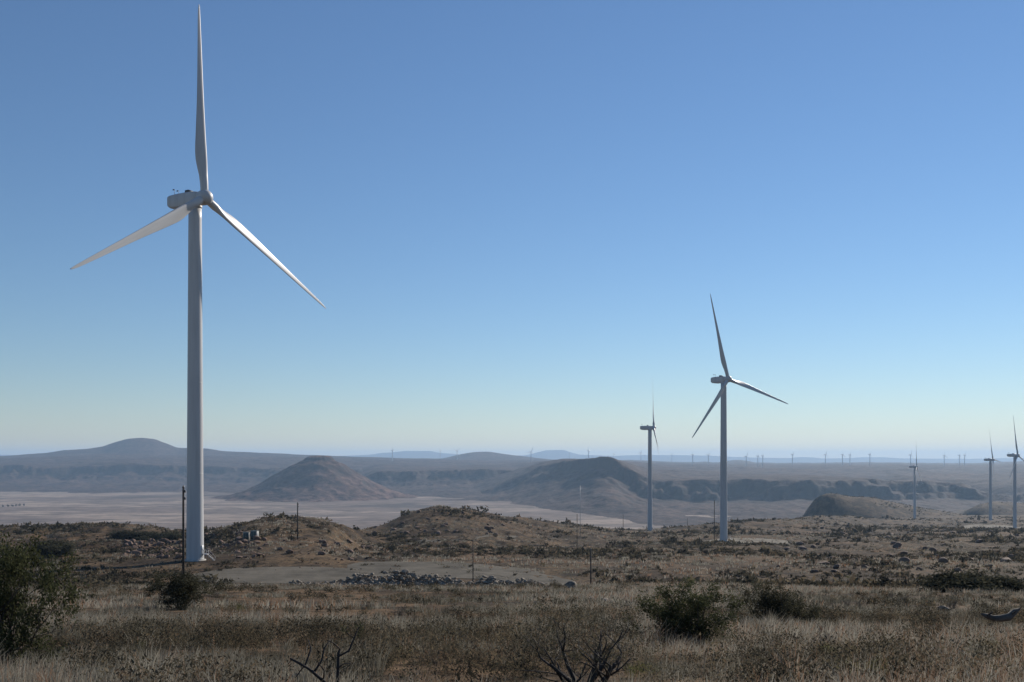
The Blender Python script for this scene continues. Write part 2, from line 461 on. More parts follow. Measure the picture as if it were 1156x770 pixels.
def zL2(x, y):
    u = np.clip(CX + F * x / y, -1400, 2600) + 2 * fbm(x, y, 300, 3, 140)
    D = 10600.0; top = (HY - summit_y(u)) / F * D
    p = np.clip((y - 8700) / (D - 8700), 0, 1)
    s = np.where(y <= D, p ** 1.5, 1 - .6 * sstep(0, 3000, y - D))
    return -70 + (top + 70) * s + 9 * fbm(x, y, 400, 5, 150) * p
def zleft(x, y): return np.maximum(zL1(x, y), np.where(y > 8700, zL2(x, y), -999))
hill_sheet("escarpment", "long brown escarpment with a rounded summit at the left of the horizon", -700, 640, 760, 5100, 14000, 290, zleft, M['hill'], "escarpment")

# central tableland behind the cone hill
zL4 = table_layer([300, 395, 405, 418, 428, 450, 480, 520, 545, 580, 640, 720], [549, 545, 541, 535, 531, 532, 531, 531, 530, 531, 533, 540],
                  ([300, 400, 545, 720], [6300, 6400, 6500, 6500]), ([300, 400, 545, 720], [5350, 5300, 4950, 4900]),
                  ([300, 720], [10500, 10500]), 200, 18, 34, 4)([300, 430, 500, 600, 720], [517, 517.5, 518, 519, 521])
knoll_y = soft_table([400, 490, 505, 520, 535, 552, 570, 590, 612, 640, 700], [523, 519, 517, 513, 510.3, 510, 512.5, 515, 518, 521, 525], 3)
def zL4b(x, y):
    u = CX + F * x / y + 2 * fbm(x, y, 300, 3, 240); D = 12000.0; top = (HY - knoll_y(u)) / F * D
    p = np.clip((y - 10400) / (D - 10400), 0, 1)
    return -40 + (top + 40) * np.where(y <= D, p ** 1.3, 1) + 6 * fbm(x, y, 400, 4, 250) * p
def zcentre(x, y): return np.maximum(zL4(x, y), np.where(y > 10400, zL4b(x, y), -999))
hill_sheet("tableland", "low central tableland between the cone hill and the dark promontory", 330, 720, 420, 4700, 13500, 270, zcentre, M['hill'], "tableland")

# conical hill with a small dark cap
def build_cone():
    cx, cy = (361 - CX) / F * 5250, 5250.0
    rr = np.concatenate([np.linspace(0, 60, 8), np.linspace(68, 620, 90)]); th = np.linspace(0, 2 * math.pi, 220, endpoint=False)
    RR, TH = np.meshgrid(rr, th, indexing='ij')
    ex = np.where(np.cos(TH) < 0, 1.12, 1.0)
    X = cx + RR * np.cos(TH) * ex; Y = cy + RR * np.sin(TH) * 1.15
    rad = RR * (1 + .10 * fbm(np.cos(TH) * 300, np.sin(TH) * 300, 160, 3, 300))
    top = 22.0
    h = np.interp(rad, [0, 42, 66, 80, 130, 187, 280, 373, 450, 560, 700], [top, top - 2, top - 12, top - 30, top - 56, top - 92, top - 150, top - 194, top - 218, top - 236, top - 250])
    g = 1 - np.abs(fbm(X, Y, 120, 3, 310)) * 2.2
    Z = h + g * 9 * sstep(30, 150, RR) - 4 + 5 * fbm(X, Y, 55, 5, 320, .6)
    n = len(th); idx = np.arange(RR.size).reshape(RR.shape); nx = np.roll(idx, -1, 1)
    Q = np.stack([idx[:-1], nx[:-1], nx[1:], idx[1:]], -1).reshape(-1, 4)[:, ::-1][n:]
    V = np.stack([X, Y, Z], -1).reshape(-1, 3)
    T = np.array([(0, n + (j + 1) % n, n + j) for j in range(n)])[:, ::-1]
    tag(obj("hill", mesh_np("hill", V, Q, T, True, M['cone'])), "smooth conical hill with a small dark cap standing in the valley", "hill", kind="structure")
build_cone()

# big tableland with a dark promontory, right of centre
zL5 = table_layer([480, 515, 540, 575, 590, 600, 612, 640, 665, 683, 696, 708, 722, 745, 800, 850, 920, 960, 1000, 1050, 1100, 1156, 1700, 2600],
                  [566, 562, 555, 540, 533, 527.5, 522.5, 518.2, 516.2, 515.8, 518, 524, 533, 540.5, 542, 541, 540, 541, 544, 543, 546, 544, 541, 540],
                  ([540, 600, 640, 683, 710, 760, 900, 1156, 2600], [5600, 5500, 5300, 4800, 4500, 4400, 4300, 4500, 4500]),
                  ([540, 600, 640, 700, 850, 1156, 2600], [4600, 4050, 3550, 3050, 2850, 2850, 2850]),
                  ([540, 700, 1156, 2600], [9000, 9000, 9000, 9000]), 400, 19, 30, 3, lambda u: .15 + .55 * (1 - sstep(672, 715, u)), lambda u: sstep(690, 735, u) * .9)(
                  [540, 620, 700, 730, 800, 850, 900, 960, 1000, 1050, 1100, 1130, 1156, 1400, 2600], [521, 520, 521, 522.5, 524, 524.5, 525, 524.5, 524, 525, 525, 523.5, 522, 520, 520])
bump_y = soft_table([500, 690, 710, 740, 780, 797, 806, 816, 830, 842, 856, 900, 940, 985, 1010, 1060, 1120, 1156, 1300, 2600],
                    [524, 521.5, 519.5, 521, 523, 521.3, 523, 522, 519.3, 520.5, 523.5, 524, 523, 522.5, 524, 524, 523, 521, 520, 521], 3)
def zL5b(x, y):
    u = np.clip(CX + F * x / y, -1400, 2600) + 2 * fbm(x, y, 300, 3, 440); D = 12500.0; top = (HY - bump_y(u)) / F * D
    p = np.clip((y - 9000) / (D - 9000), 0, 1)
    return -58 + (top + 58) * np.where(y <= D, p ** 1.2, 1) + 6 * fbm(x, y, 500, 4, 450) * p
def canyon(x, y):
    # side valleys cut into the plateau on the right
    c = 0
    for (u, d, w, l, dep) in ((1030, 5200, 190, 700, 62), (1092, 4700, 130, 420, 60), (905, 5600, 160, 500, 34), (1140, 6400, 220, 700, 40), (970, 6600, 260, 600, 26)):
        X0 = (u - CX) / F * d
        c = c + dep * np.exp(-((x - X0 + .25 * (y - d)) / w) ** 2 - ((y - d) / l) ** 2)
    return c
def zright(x, y):
    roll = 16 * fbm(x, y, 520, 4, 460) * sstep(4700, 5600, y) * (1 - sstep(8500, 9500, y))
    return np.maximum(zL5(x, y) - canyon(x, y) + roll, np.where(y > 9000, zL5b(x, y), -999))
hill_sheet("mesa", "broad flat topped mesa with a dark shaded promontory right of centre", 470, 1700, 900, 2700, 14500, 440, zright, M['hill'], "mesa")

# the last pale ranges on the horizon
far_y = soft_table([-1500, -200, 0, 30, 200, 380, 417, 430, 445, 458, 487, 495, 510, 524, 540, 595, 602, 609, 616, 637, 643, 655, 690, 730, 760, 800, 860, 892, 903, 918, 930, 960, 975, 1000, 1015, 1060, 1100, 1156, 2600],
                   [514, 514, 513.5, 514, 515, 515, 513.5, 511.5, 510.5, 509, 509, 511, 512, 513.5, 516, 514, 512, 510.5, 508.5, 508, 510.5, 513.5, 514.5, 513.5, 514, 514.5, 517, 517.2, 516.2, 516.6, 517.8, 517, 516.2, 516.4, 517.5, 517.8, 518, 517, 516], 1.6)
def zfar(x, y):
    u = np.clip(CX + F * x / y, -1400, 2600); D = 29000.0; top = (HY - far_y(u)) / F * D
    p = np.clip((y - 20000) / (D - 20000), 0, 1)
    return VAL - 8 + (top - VAL + 8) * np.where(p < .8, .5 * (p / .8) ** 1.3, .5 + .5 * sstep(.8, 1, p)) + 14 * fbm(x, y, 1500, 4, 500) * p
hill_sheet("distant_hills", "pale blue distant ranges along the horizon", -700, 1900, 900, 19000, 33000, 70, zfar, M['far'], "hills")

# two low stony hills on the right of the near plateau
def near_hill(name, label, us, ys, D, foot, back, seed, u0, u1):
    sk = soft_table(us, ys, 2.5)
    def zf(x, y):
        u = CX + F * x / y + 1.2 * fbm(x, y, 60, 3, seed + 2)
        top = (HY - sk(u)) / F * D; base = -170.0
        ft = np.interp(u, [u0 + 20, u0 + 42, u0 + 62, u0 + 140], [D - 55, D - 65, D - 150, foot])
        p = np.clip((y - ft) / (D - ft), 0, 1)
        s = np.where(y <= D, 1 - (1 - p) ** 1.6, 1 - sstep(0, back - D, y - D))
        n = 6.0 * fbm(x, y, 90, 6, seed, .62) * p
        return base + (top - base) * s + n
    ts = np.linspace((u0 - CX) / F, (u1 - CX) / F, 420); yy = np.geomspace(foot, back, 160)
    V, Q = sheet(name, ts, yy, zf, None, keep=lambda X, Y, Z: Z > -168)
    tag(obj(name, mesh_np(name, V, Q, None, True, M['ground'])), label, "hill", kind="structure")
    return zf
zh1 = near_hill("hill", "brown stony hill with a dark shaded left flank right of the second turbine", [870, 896, 904, 912, 920, 928, 938, 960, 985, 1010, 1040, 1070, 1100, 1140], [612, 598, 588, 574, 563, 558.5, 557.5, 561, 563.5, 568, 574, 579, 586, 604], 2250, 1950, 2700, 600, 880, 1130)
zh2 = near_hill("hill", "small dark hill behind the two right hand turbines", [1040, 1075, 1090, 1105, 1122, 1150, 1200, 1260, 1320], [606, 590, 578, 570, 567, 569, 567, 576, 606], 2750, 2350, 3300, 640, 1050, 1310)

# ------------------------------------------------------------------ haze
def build_haze():
    mb = MB(); x0, x1, y0, y1, z0, z1 = -82000, 82000, -600, 37500, -320, 275
    mb.box(((x0 + x1) / 2, (y0 + y1) / 2, (z0 + z1) / 2), (x1 - x0, y1 - y0, z1 - z0))
    m = bpy.data.materials.new("thin_blue_air"); m.use_nodes = True; nt = m.node_tree; nt.nodes.clear()
    o = nt.nodes.new("ShaderNodeOutputMaterial"); v = nt.nodes.new("ShaderNodeVolumePrincipled")
    v.inputs['Color'].default_value = (*HAZE_COLOR, 1); v.inputs['Density'].default_value = HAZE_DENSITY; v.inputs['Anisotropy'].default_value = HAZE_ANISO
    nt.links.new(v.outputs[0], o.inputs['Volume'])
    h = mb.build("haze", m); h["kind"] = "stuff"; h["label"] = "thin blue haze lying over the whole landscape"; h["category"] = "haze"
build_haze()

# ------------------------------------------------------------------ wind turbines
def blade_mesh(Rb, pitch=2.0):
    """blade along +Z from the hub centre; leading edge towards -X, upwind face towards +Y"""
    st = [1.3, 2.2, 4, 6, 8, 10, 12, 14, 17, 21, 26, 31, 36, 41, 45, 48, 50, 51.4, 52.3, 52.7]
    ch = [2.15, 2.15, 2.2, 2.5, 3.0, 3.4, 3.52, 3.4, 3.1, 2.75, 2.3, 1.95, 1.65, 1.35, 1.12, .94, .78, .6, .36, .12]
    th = [1.0, 1.0, .96, .76, .55, .42, .36, .32, .28, .25, .22, .20, .19, .18, .18, .18, .18, .18, .18, .18]
    tw = [20, 20, 19, 18, 16.5, 15, 13, 11.5, 9.5, 7.5, 5.5, 4, 3, 2, 1.2, .6, 0, 0, 0, 0]
    rings = []; k = 20
    for r, c, t, w in zip(st, ch, th, tw):
        a = np.arange(k) * 2 * math.pi / k
        x = .5 * np.cos(a); y = .5 * np.sin(a)
        if t < .95:
            blend = min(1, (1 - t) / .45); tt = np.clip(.5 - x, 0, 1)      # 0 at leading edge, 1 at trailing
            thick = t * 2.6 * (.2969 * np.sqrt(tt) - .126 * tt - .3516 * tt ** 2 + .2843 * tt ** 3 - .1036 * tt ** 4 + .004)
            ya = np.sign(np.sin(a)) * thick
            y = y * t * (1 - blend) + ya * blend
        off = -.22 * (1 - t) / .7 if t < 1 else 0
        x = (x + max(off, -.22)) * c; y = y * c
        g = R(w + pitch); X = x * math.cos(g) - y * math.sin(g); Y = x * math.sin(g) + y * math.cos(g)
        rr = r * Rb / 52.7
        rings.append(np.stack([-X, Y, np.full(k, rr)], -1)[::-1])
    mb = MB(); mb.rings(rings)
    return mesh_np("blade", np.concatenate(mb.V), np.concatenate(mb.Q), np.concatenate(mb.T), True, M['blade'])
def lathe(mb, prof, k=48, ax='z'):
    a = np.arange(k) * 2 * math.pi / k
    rr = []
    for r, h in prof:
        if ax == 'z': rr.append(np.stack([r * np.cos(a), r * np.sin(a), np.full(k, h)], -1))
        else: rr.append(np.stack([-r * np.cos(a), np.full(k, h), r * np.sin(a)], -1))
    mb.rings(rr)

BL = {}
def make_turbine(t, label, detail=True, proto=None):
    root = empty("wind_turbine", tuple(t['base']))
    tag(root, label, "wind turbine", t.get('group', "wind turbines on the ridge"))
    a = R(t['ax'])
    mb = MB(); prof = [(2.42, -.5)]
    for i in range(0, 33):
        h = 97.6 * i / 32; prof.append((2.36 - .60 * (h / 97.6) ** .9, h))
    lathe(mb, prof); tw = mb.build("tower", M['white'], root, True)
    if detail:
        fb = MB(); lathe(fb, [(3.0, -.8), (3.0, .18), (2.75, .25), (2.38, .26)], 40); fb.build("foundation", M['concrete'], root)
        for h in (.5, 24, 49, 74):
            s = MB(); r = 2.36 - .60 * (h / 97.6) ** .9; lathe(s, [(r - .05, h - .09), (r + .035, h - .07), (r + .035, h + .07), (r - .05, h + .09)], 40); s.build("flange", M['white'], root)
        da = R(-14); dx, dy = math.cos(da) , math.sin(da)      # door on the sunny side, with a steel stair
        d = MB(); d.box((dx * 2.33, dy * 2.33, 3.0), (.16, 1.0, 2.3), -da * -1, .02); door = d.build("door", M['steel'], root)
        h_ = MB(); h_.box((dx * 2.43 + .28 * dy, dy * 2.43 - .28 * dx, 3.0), (.08, .06, .3), da); h_.build("handle", M['dark'], door)
        s = MB()
        s.box((dx * 3.1, dy * 3.1, 1.78), (1.5, 1.6, .08), da)
        for i in range(7):
            q = 3.95 + i * .3; s.box((dx * q, dy * q, 1.6 - i * .24), (.3, 1.1, .05), da)
        for sgn in (-1, 1):
            ox, oy = -dy * .6 * sgn, dx * .6 * sgn
            for i, (q, z0) in enumerate(((2.5, 1.8), (3.8, 1.8), (5.8, 0.0))):
                s.tube((dx * q + ox, dy * q + oy, z0 - (1.8 if q < 5 else .2)), (dx * q + ox, dy * q + oy, z0 + 1.1), .035, .035, 6)
            s.tube((dx * 2.5 + ox, dy * 2.5 + oy, 2.9), (dx * 3.8 + ox, dy * 3.8 + oy, 2.9), .03, .03, 6)
            s.tube((dx * 3.8 + ox, dy * 3.8 + oy, 2.9), (dx * 5.8 + ox, dy * 5.8 + oy, 1.1), .03, .03, 6)
        s.build("stair", M['steel'], root)
    # nacelle frame: +Y upwind
    def place(o, z=100.0, tilt=0.0):
        o.location = (0, 0, z); o.rotation_euler = (tilt, 0, -a); return o
    nb = MB(); secs = []
    for y, w, zb, zt in ((2.15, 1.45, -1.35, 1.35), (1.9, 1.65, -1.6, 1.62), (.6, 1.78, -1.95, 1.85), (-2.5, 1.85, -2.1, 1.95), (-6.0, 1.85, -2.1, 1.95), (-8.4, 1.75, -1.75, 1.85), (-9.3, 1.6, -1.25, 1.7), (-9.55, 1.35, -1.0, 1.45)):
        b = .55; L = [(w, zb + b), (w, zt - b), (w - .16, zt - .16), (w - b, zt), (-w + b, zt), (-w + .16, zt - .16), (-w, zt - b), (-w, zb + b), (-w + .16, zb + .16), (-w + b, zb), (w - b, zb), (w - .16, zb + .16)]
        secs.append(np.array([(p[0], y, p[1]) for p in L]))
    nb.rings(secs[::-1]); nac = place(nb.build("nacelle", M['white'], root, False))
    yb = MB(); lathe(yb, [(1.76, -2.6), (1.9, -2.4), (1.9, -1.6)], 32); yb.build("yaw_ring", M['white'], nac)
    if detail:
        cb = MB(); cb.box((0, -2.2, 2.3), (2.2, 1.5, .75), 0, .12); cb.build("cooler", M['dark'], nac)
        for sx in (-.7, .7):
            an = MB(); an.tube((sx, -7.4, 1.8), (sx, -7.4, 3.6), .05, .04, 6); an.tube((sx - .35, -7.4, 3.4), (sx + .35, -7.4, 3.4), .04, .04, 6)
            an.box((sx, -7.75, 3.5), (.06, .7, .3)); an.build("wind_vane", M['dark'], nac)
        lt = MB(); lathe(lt, [(.16, 1.8), (.16, 2.15), (.1, 2.3), (.02, 2.34)], 10); lo = lt.build("beacon", M['dark'], nac); lo.location = (0, -5.2, 0)
    # rotor
    tl = R(t['tilt'])
    ax = np.array([math.sin(a) * math.cos(tl), math.cos(a) * math.cos(tl), math.sin(tl)])
    hb = MB(); lathe(hb, [(1.35, -1.75), (1.9, -1.55), (2.05, -.6), (2.05, .5), (1.85, 1.25), (1.4, 1.85), (.75, 2.2), (.2, 2.32), (.02, 2.33)][::1], 32, 'y')
    hub = hb.build("hub", M['white'], root, True)
    hub.location = tuple(t['hub'] - t['base']); hub.rotation_euler = (tl, 0, -a)
    side = np.cross(ax, [0, 0, 1.0]); side /= np.linalg.norm(side); up = np.cross(side, ax)
    key = round(t['R'], 1)
    if key not in BL: BL[key] = blade_mesh(t['R'])
    import mathutils
    for k in range(3):
        p = R(t['psi'] + 120 * k); c = R(t['cone'])
        r = math.cos(p) * up + math.sin(p) * side
        zz = math.cos(c) * r + math.sin(c) * ax                       # span
        yy_ = ax - zz * np.dot(ax, zz); yy_ /= np.linalg.norm(yy_)    # upwind
        xx = np.cross(yy_, zz)                                        # section axis (leading edge at its negative end)
        bl = obj("blade", BL[key], hub)
        Mx = mathutils.Matrix(((xx[0], yy_[0], zz[0], 0), (xx[1], yy_[1], zz[1], 0), (xx[2], yy_[2], zz[2], 0), (0, 0, 0, 1)))
        hubR = mathutils.Euler((tl, 0, -a)).to_matrix().to_4x4()
        bl.matrix_basis = hubR.inverted() @ Mx
    return root

LAB = ["tallest white wind turbine in the left foreground on a gravel pad",
       "white wind turbine right of centre, second largest, on a gravel mound",
       "slim white turbine seen nearly edge on, left of the second largest turbine",
       "small white turbine behind the near ridge with its blade leaning left",
       "white wind turbine cut by the right edge of the photo",
       "faint pale turbine standing before the brown stony hill"]
for t, l in zip(TURB, LAB): make_turbine(t, l, True)

# turbines along the far plateau, a few pixels tall
def far_ground(x, y):
    x = np.array([x]); y = np.array([y])
    return float(max(zleft(x, y)[0] if y[0] < 13900 else -999, zcentre(x, y)[0] if y[0] < 13400 and 330 < CX + F * x[0] / y[0] < 720 else -999,
                     zright(x, y)[0] if y[0] < 14400 and CX + F * x[0] / y[0] > 530 else -999, valley_z(x, y)[0]))
far_list = [(443, 508.5), (497, 509), (516, 509), (599.5, 510.5), (643, 512), (664.5, 509), (693, 514), (723.5, 511), (758.5, 515.5), (782, 515.5), (799.6, 515.5),
            (842.5, 516), (855.5, 518.5), (861, 516), (894.6, 517.5), (932, 515), (951, 518), (959.5, 516), (982, 516), (1028, 517.5), (1066, 517.5), (1083, 517), (1089, 517)]
def copy_tree(o, parent=None):
    c = o.copy(); COL.objects.link(c); c.parent = parent
    for ch in list(o.children): copy_tree(ch, c)
    return c
far_proto = []
for i in range(4):
    t = dict(px=(0, 0), d=1, ax=95 + 14 * i, tilt=5, cone=2, psi=[5, 40, 75, -20][i], R=53, hub=np.array([0, 0, 0.]), group="far wind turbines along the horizon plateau")
    a = R(t['ax']); t['base'] = t['hub'] - 3.7 * np.array([math.sin(a), math.cos(a), 0]) - np.array([0, 0, 100.0])
    far_proto.append(t)
protos = [None] * 4
order = sorted(far_list)
for i, (u, v) in enumerate(order):
    best = None
    for d in np.linspace(8600, 13300, 40):
        x = (u - CX) / F * d; g = far_ground(x, d); vv = HY - (g + 98) / F * 0 - (g + 98) / d * F
        if best is None or abs(vv - v) < best[0]: best = (abs(vv - v), x, d, g)
    _, x, d, g = best
    k = i % 4
    lab = "tiny distant turbine on the horizon, %s" % ("left of the dark promontory" if u < 680 else "between promontory and second largest turbine" if u < 822 else "right of the second largest turbine")
    if protos[k] is None:
        protos[k] = make_turbine(far_proto[k], lab, False); o = protos[k]
    else: o = copy_tree(protos[k])
    o.location = (x, d, g - 2); o["label"] = lab; o.scale = (1.5, 1.5, 1.0)

# ------------------------------------------------------------------ gravel pad and tracks (draped sheets)
def drape(name, outline, label, cat, lift=.05, n=48):
    """ribbon between two pixel polylines (near edge, far edge)"""
    near, far = outline
    def samp(pl, n):
        P = np.array([px2w(*p)[:2] for p in pl]); s = np.concatenate([[0], np.cumsum(np.hypot(*np.diff(P, axis=0).T))]); q = np.linspace(0, s[-1], n)
        return np.stack([np.interp(q, s, P[:, 0]), np.interp(q, s, P[:, 1])], -1)
    A = samp(near, n); B = samp(far, n); m = 14; V = []
    for j in range(m):
        f = j / (m - 1); P = A * (1 - f) + B * f
        if j in (0, m - 1): P = P + rng.normal(0, .3, P.shape)
        V.append(np.stack([P[:, 0], P[:, 1], ground_z(P[:, 0], P[:, 1]) + lift], -1))
    V = np.concatenate(V); idx = np.arange(m * n).reshape(m, n)
    Q = np.stack([idx[:-1, :-1], idx[:-1, 1:], idx[1:, 1:], idx[1:, :-1]], -1).reshape(-1, 4)
    tag(obj(name, mesh_np(name, V, Q, None, True, M['gravel'])), label, cat, kind="structure")
def pad_mesh(name, c, rx, ry, rz, label, mat='palegravel'):
    rr = np.linspace(0, 1, 16); th = np.linspace(0, 2 * math.pi, 64, endpoint=False); RR, TH = np.meshgrid(rr, th, indexing='ij')
    wob = 1 + .10 * fbm(np.cos(TH) * 3, np.sin(TH) * 3, 1.2, 3, int(abs(c[0])))
    ex, ey = RR * rx * np.cos(TH) * wob, RR * ry * np.sin(TH) * wob
    X = c[0] + ex * math.cos(rz) - ey * math.sin(rz); Y = c[1] + ex * math.sin(rz) + ey * math.cos(rz)
    Z = ground_z(X, Y) + .06 - .3 * (RR > .97)
    idx = np.arange(RR.size).reshape(RR.shape); nx = np.roll(idx, -1, 1)
    Q = np.stack([idx[:-1], idx[1:], nx[1:], nx[:-1]], -1).reshape(-1, 4)
    tag(obj(name, mesh_np(name, np.stack([X, Y, Z], -1).reshape(-1, 3), Q, None, True, M[mat])), label, "gravel pad", kind="structure")
pad_mesh("gravel_pad", (-58, 247), 24, 17, 0, "level gravel crane pad at the foot of the tallest turbine", 'gravel')
b = TURB[1]['base']; pad_mesh("gravel_pad", (b[0] + 16, b[1] - 8), 30, 20, -.15, "gravel pad at the foot of the second largest turbine")
b = TURB[4]['base']; pad_mesh("gravel_pad", (b[0] - 14, b[1] + 22), 46, 40, 0, "pale gravel pad by the turbine at the right edge")

drape("gravel_track", ([(392, 651), (450, 651), (520, 653), (600, 658), (650, 662)], [(392, 638), (450, 634), (520, 635), (600, 643), (650, 657)]), "grey gravel track running right from the crane pad above the rubble berm", "gravel track", .07, 60)
drape("gravel_track", ([(425, 619), (470, 614), (520, 610), (585, 606)], [(425, 616), (470, 611.5), (520, 608), (585, 604.5)]), "thin pale track crossing the slope below the central mound", "gravel track", .07, 60)

# ------------------------------------------------------------------ poles
def pole(u, vtop, d, label, r=.14, mat='wood', arm=False, name="utility_pole", cat="pole"):
    p = at(u, d); h = (HY - vtop) / F * d - p[2]
    root = empty(name, tuple(p)); tag(root, label, cat, "poles standing on the slope")
    mb = MB(); mb.path([(0, 0, -.4), (0, 0, h * .5), (0, 0, h)], [r, r * .88, r * .75], 10); mb.build("post", M[mat], root, True)
    c = MB(); c.path([(0, 0, h), (0, 0, h + .12), (0, 0, h + .3)], [r * .9, r * .8, r * .25], 8); c.build("pole_cap", M['dark'], root)
    if arm:
        for dz in (.5, 1.3):
            i_ = MB(); lathe(i_, [(.06, 0), (.14, .05), (.08, .12), (.14, .2), (.05, .3)], 10); o = i_.build("insulator", M['dark'], root); o.location = (r * .8 + .06, -.05, h - dz)
    return root
pole(207, 551, 112, "tall dark pole close beside the tower of the tallest turbine", .155, arm=True)
pole(336, 568, 236 if False else 330, "brown wooden pole in front of the rounded grassy mound", .24, arm=True)
pole(667, 621, 150, "short dark pole right of the stone rubble berm", .12)
pole(534, 611, 212, "thin dark pole rising behind the stone rubble berm", .12)
pole(655, 548, 640, "thin pale grey pole left of the edge on turbine", .16, 'steel')
pole(651.5, 581, 420, "thin brown pole standing beside the pale grey pole", .14)
pole(806.5, 565, 560, "dark wooden pole left of the second largest turbine's tower", .22, arm=True)
pole(703.5, 581, 800, "small distant pole left of the edge on turbine's foot", .2)
pole(639, 584, 760, "small distant pole at the edge of the near ridge", .2)
pole(776, 585, 1000, "tiny pole on the skyline between two turbines", .22)

# ------------------------------------------------------------------ electrical cabinets
def cabinet(u, v, w, h, label, rz):
    p = px2w(u, v, 276, 600); d = p[1]
    W, H = w / F * d, h / F * d; D = W * .8
    root = empty("electrical_cabinet", tuple(p), rz); tag(root, label, "electrical cabinet", "electrical cabinets beside the pad")
    m = MB(); m.box((0, 0, H / 2), (W, D, H), 0, .05); m.build("housing", M['grey'], root)
    for s in (-1, 1):
        dm = MB(); dm.box((s * W * .225, -D / 2 - .03, H * .5), (W * .42, .06, H * .86), 0, .02)
        for k in range(5): dm.box((s * W * .225, -D / 2 - .075, H * (.2 + .13 * k)), (W * .32, .03, .06))
        do = dm.build("door", M['green'], root); hm = MB(); hm.box((s * W * .05, -D / 2 - .08, H * .5), (.05, .06, .25)); hm.build("handle", M['steel'], do)
    r_ = MB(); r_.box((0, 0, H + .05), (W * 1.08, D * 1.1, .12), 0, .03); r_.build("roof", M['green'], root)
    pl = MB(); pl.box((0, 0, -.1), (W * 1.1, D * 1.15, .3)); pl.build("plinth", M['concrete'], root)
cabinet(278, 610, 6.5, 9, "dark green electrical cabinet, the left and narrower of the pair", .15)
cabinet(287.5, 609.5, 7.5, 10, "dark green electrical cabinet with pale grey sides, right of the pair", -.2)

# ------------------------------------------------------------------ stones
def icosphere(sub):
    t = (1 + 5 ** .5) / 2
    V = [(-1, t, 0), (1, t, 0), (-1, -t, 0), (1, -t, 0), (0, -1, t), (0, 1, t), (0, -1, -t), (0, 1, -t), (t, 0, -1), (t, 0, 1), (-t, 0, -1), (-t, 0, 1)]
    V = [np.array(v) / np.linalg.norm(v) for v in V]
    T = [(0, 11, 5), (0, 5, 1), (0, 1, 7), (0, 7, 10), (0, 10, 11), (1, 5, 9), (5, 11, 4), (11, 10, 2), (10, 7, 6), (7, 1, 8), (3, 9, 4), (3, 4, 2), (3, 2, 6), (3, 6, 8), (3, 8, 9), (4, 9, 5), (2, 4, 11), (6, 2, 10), (8, 6, 7), (9, 8, 1)]
    for _ in range(sub):
        c = {}; N = []
        def mid(a, b):
            k = (min(a, b), max(a, b))
            if k not in c:
                m = V[a] + V[b]; V.append(m / np.linalg.norm(m)); c[k] = len(V) - 1
            return c[k]
        for a, b, d in T:
            x, y, z = mid(a, b), mid(b, d), mid(d, a); N += [(a, x, z), (b, y, x), (d, z, y), (x, y, z)]
        T = N
    return np.array(V), np.array(T)
ICO1 = icosphere(1); ICO2 = icosphere(2)
def stone_shape(ico, seed):
    r = np.random.default_rng(seed); V = ico[0].copy()
    for _ in range(9):                                  # chop flat facets
        n = r.normal(size=3); n /= np.linalg.norm(n); dd = r.uniform(.45, .8)
        q = V @ n - dd; V -= np.where(q > 0, q, 0)[:, None] * n
    V *= r.uniform(.75, 1.2, 3) * np.array([1, 1, .75])
    return V
stone_me = {}
for mk in ('rock', 'red'):
    stone_me[mk] = [mesh_np("stone", stone_shape(ICO2, 50 + i), None, ICO2[1], False, M[mk]) for i in range(7)]
def stone(p, s, mk, label, cat, group, i, name="stone"):
    o = obj(name, stone_me[mk][i % 7]); o.location = (p[0], p[1], p[2] + .2 * s); o.scale = (s * random.uniform(.8, 1.3), s * random.uniform(.8, 1.2), s * random.uniform(.6, 1.0))
    o.rotation_euler = (random.uniform(-.4, .4), random.uniform(-.4, .4), random.uniform(0, 6.28)); tag(o, label, cat, group); return o
def stones_mesh(name, P, S, mk, label, cat):
    base = [stone_shape(ICO1, 80 + i) for i in range(12)]; Vs = []; Ts = []; n = 0
    for i, (p, s) in enumerate(zip(P, S)):
        a = random.uniform(0, 6.28); c, sn = math.cos(a), math.sin(a); V = base[i % 12] * s
        V = np.stack([V[:, 0] * c - V[:, 1] * sn, V[:, 0] * sn + V[:, 1] * c, V[:, 2]], -1) + p + [0, 0, .1 * s]
        Vs.append(V); Ts.append(ICO1[1] + n); n += len(V)
    tag(obj(name, mesh_np(name, np.concatenate(Vs), None, np.concatenate(Ts), False, M[mk])), label, cat, kind="stuff")
# the long rubble berm along the near edge of the pad and road
berm = [(330, 657), (400, 655), (440, 657), (500, 658), (560, 661), (610, 663), (648, 664)]
bw = np.array([at(u, 226 - (i * 4)) for i, (u, v) in enumerate(berm)])
def along(q):
    s = np.linspace(0, 1, len(bw)); return np.array([np.interp(q, s, bw[:, k]) for k in range(3)])
PS, SS = [], []
for i in range(3600):
    q = random.random() ** .9; p = along(q); w = .35 + .9 * math.sin(math.pi * min(1, q * 1.05)) ** .5
    lump = .55 + .6 * vnoise(np.array([q * 14.0]), np.array([.5]), 8)[0]; off = random.gauss(0, 3.0); hgt = 3.3 * w * lump * math.exp(-(off / 2.4) ** 2)
    x, y = p[0] + random.gauss(0, .8), p[1] + off
    PS.append((x, y, G(x, y) + hgt * random.uniform(.35, 1))); SS.append((.13 + .6 * random.random() ** 3.2) * (.6 + .5 * w))
o_ = np.argsort(-np.array(SS))
for i in o_[:260]:
    stone(PS[i], SS[i] * .85, 'rock', "pale grey stone heaped in the long rubble berm beside the pad", "stone", "stones of the rubble berm", i)
stones_mesh("rubble", [PS[i] for i in o_[260:]], [SS[i] for i in o_[260:]], 'rock', "small grey rubble filling the long berm beside the gravel pad", "rubble")
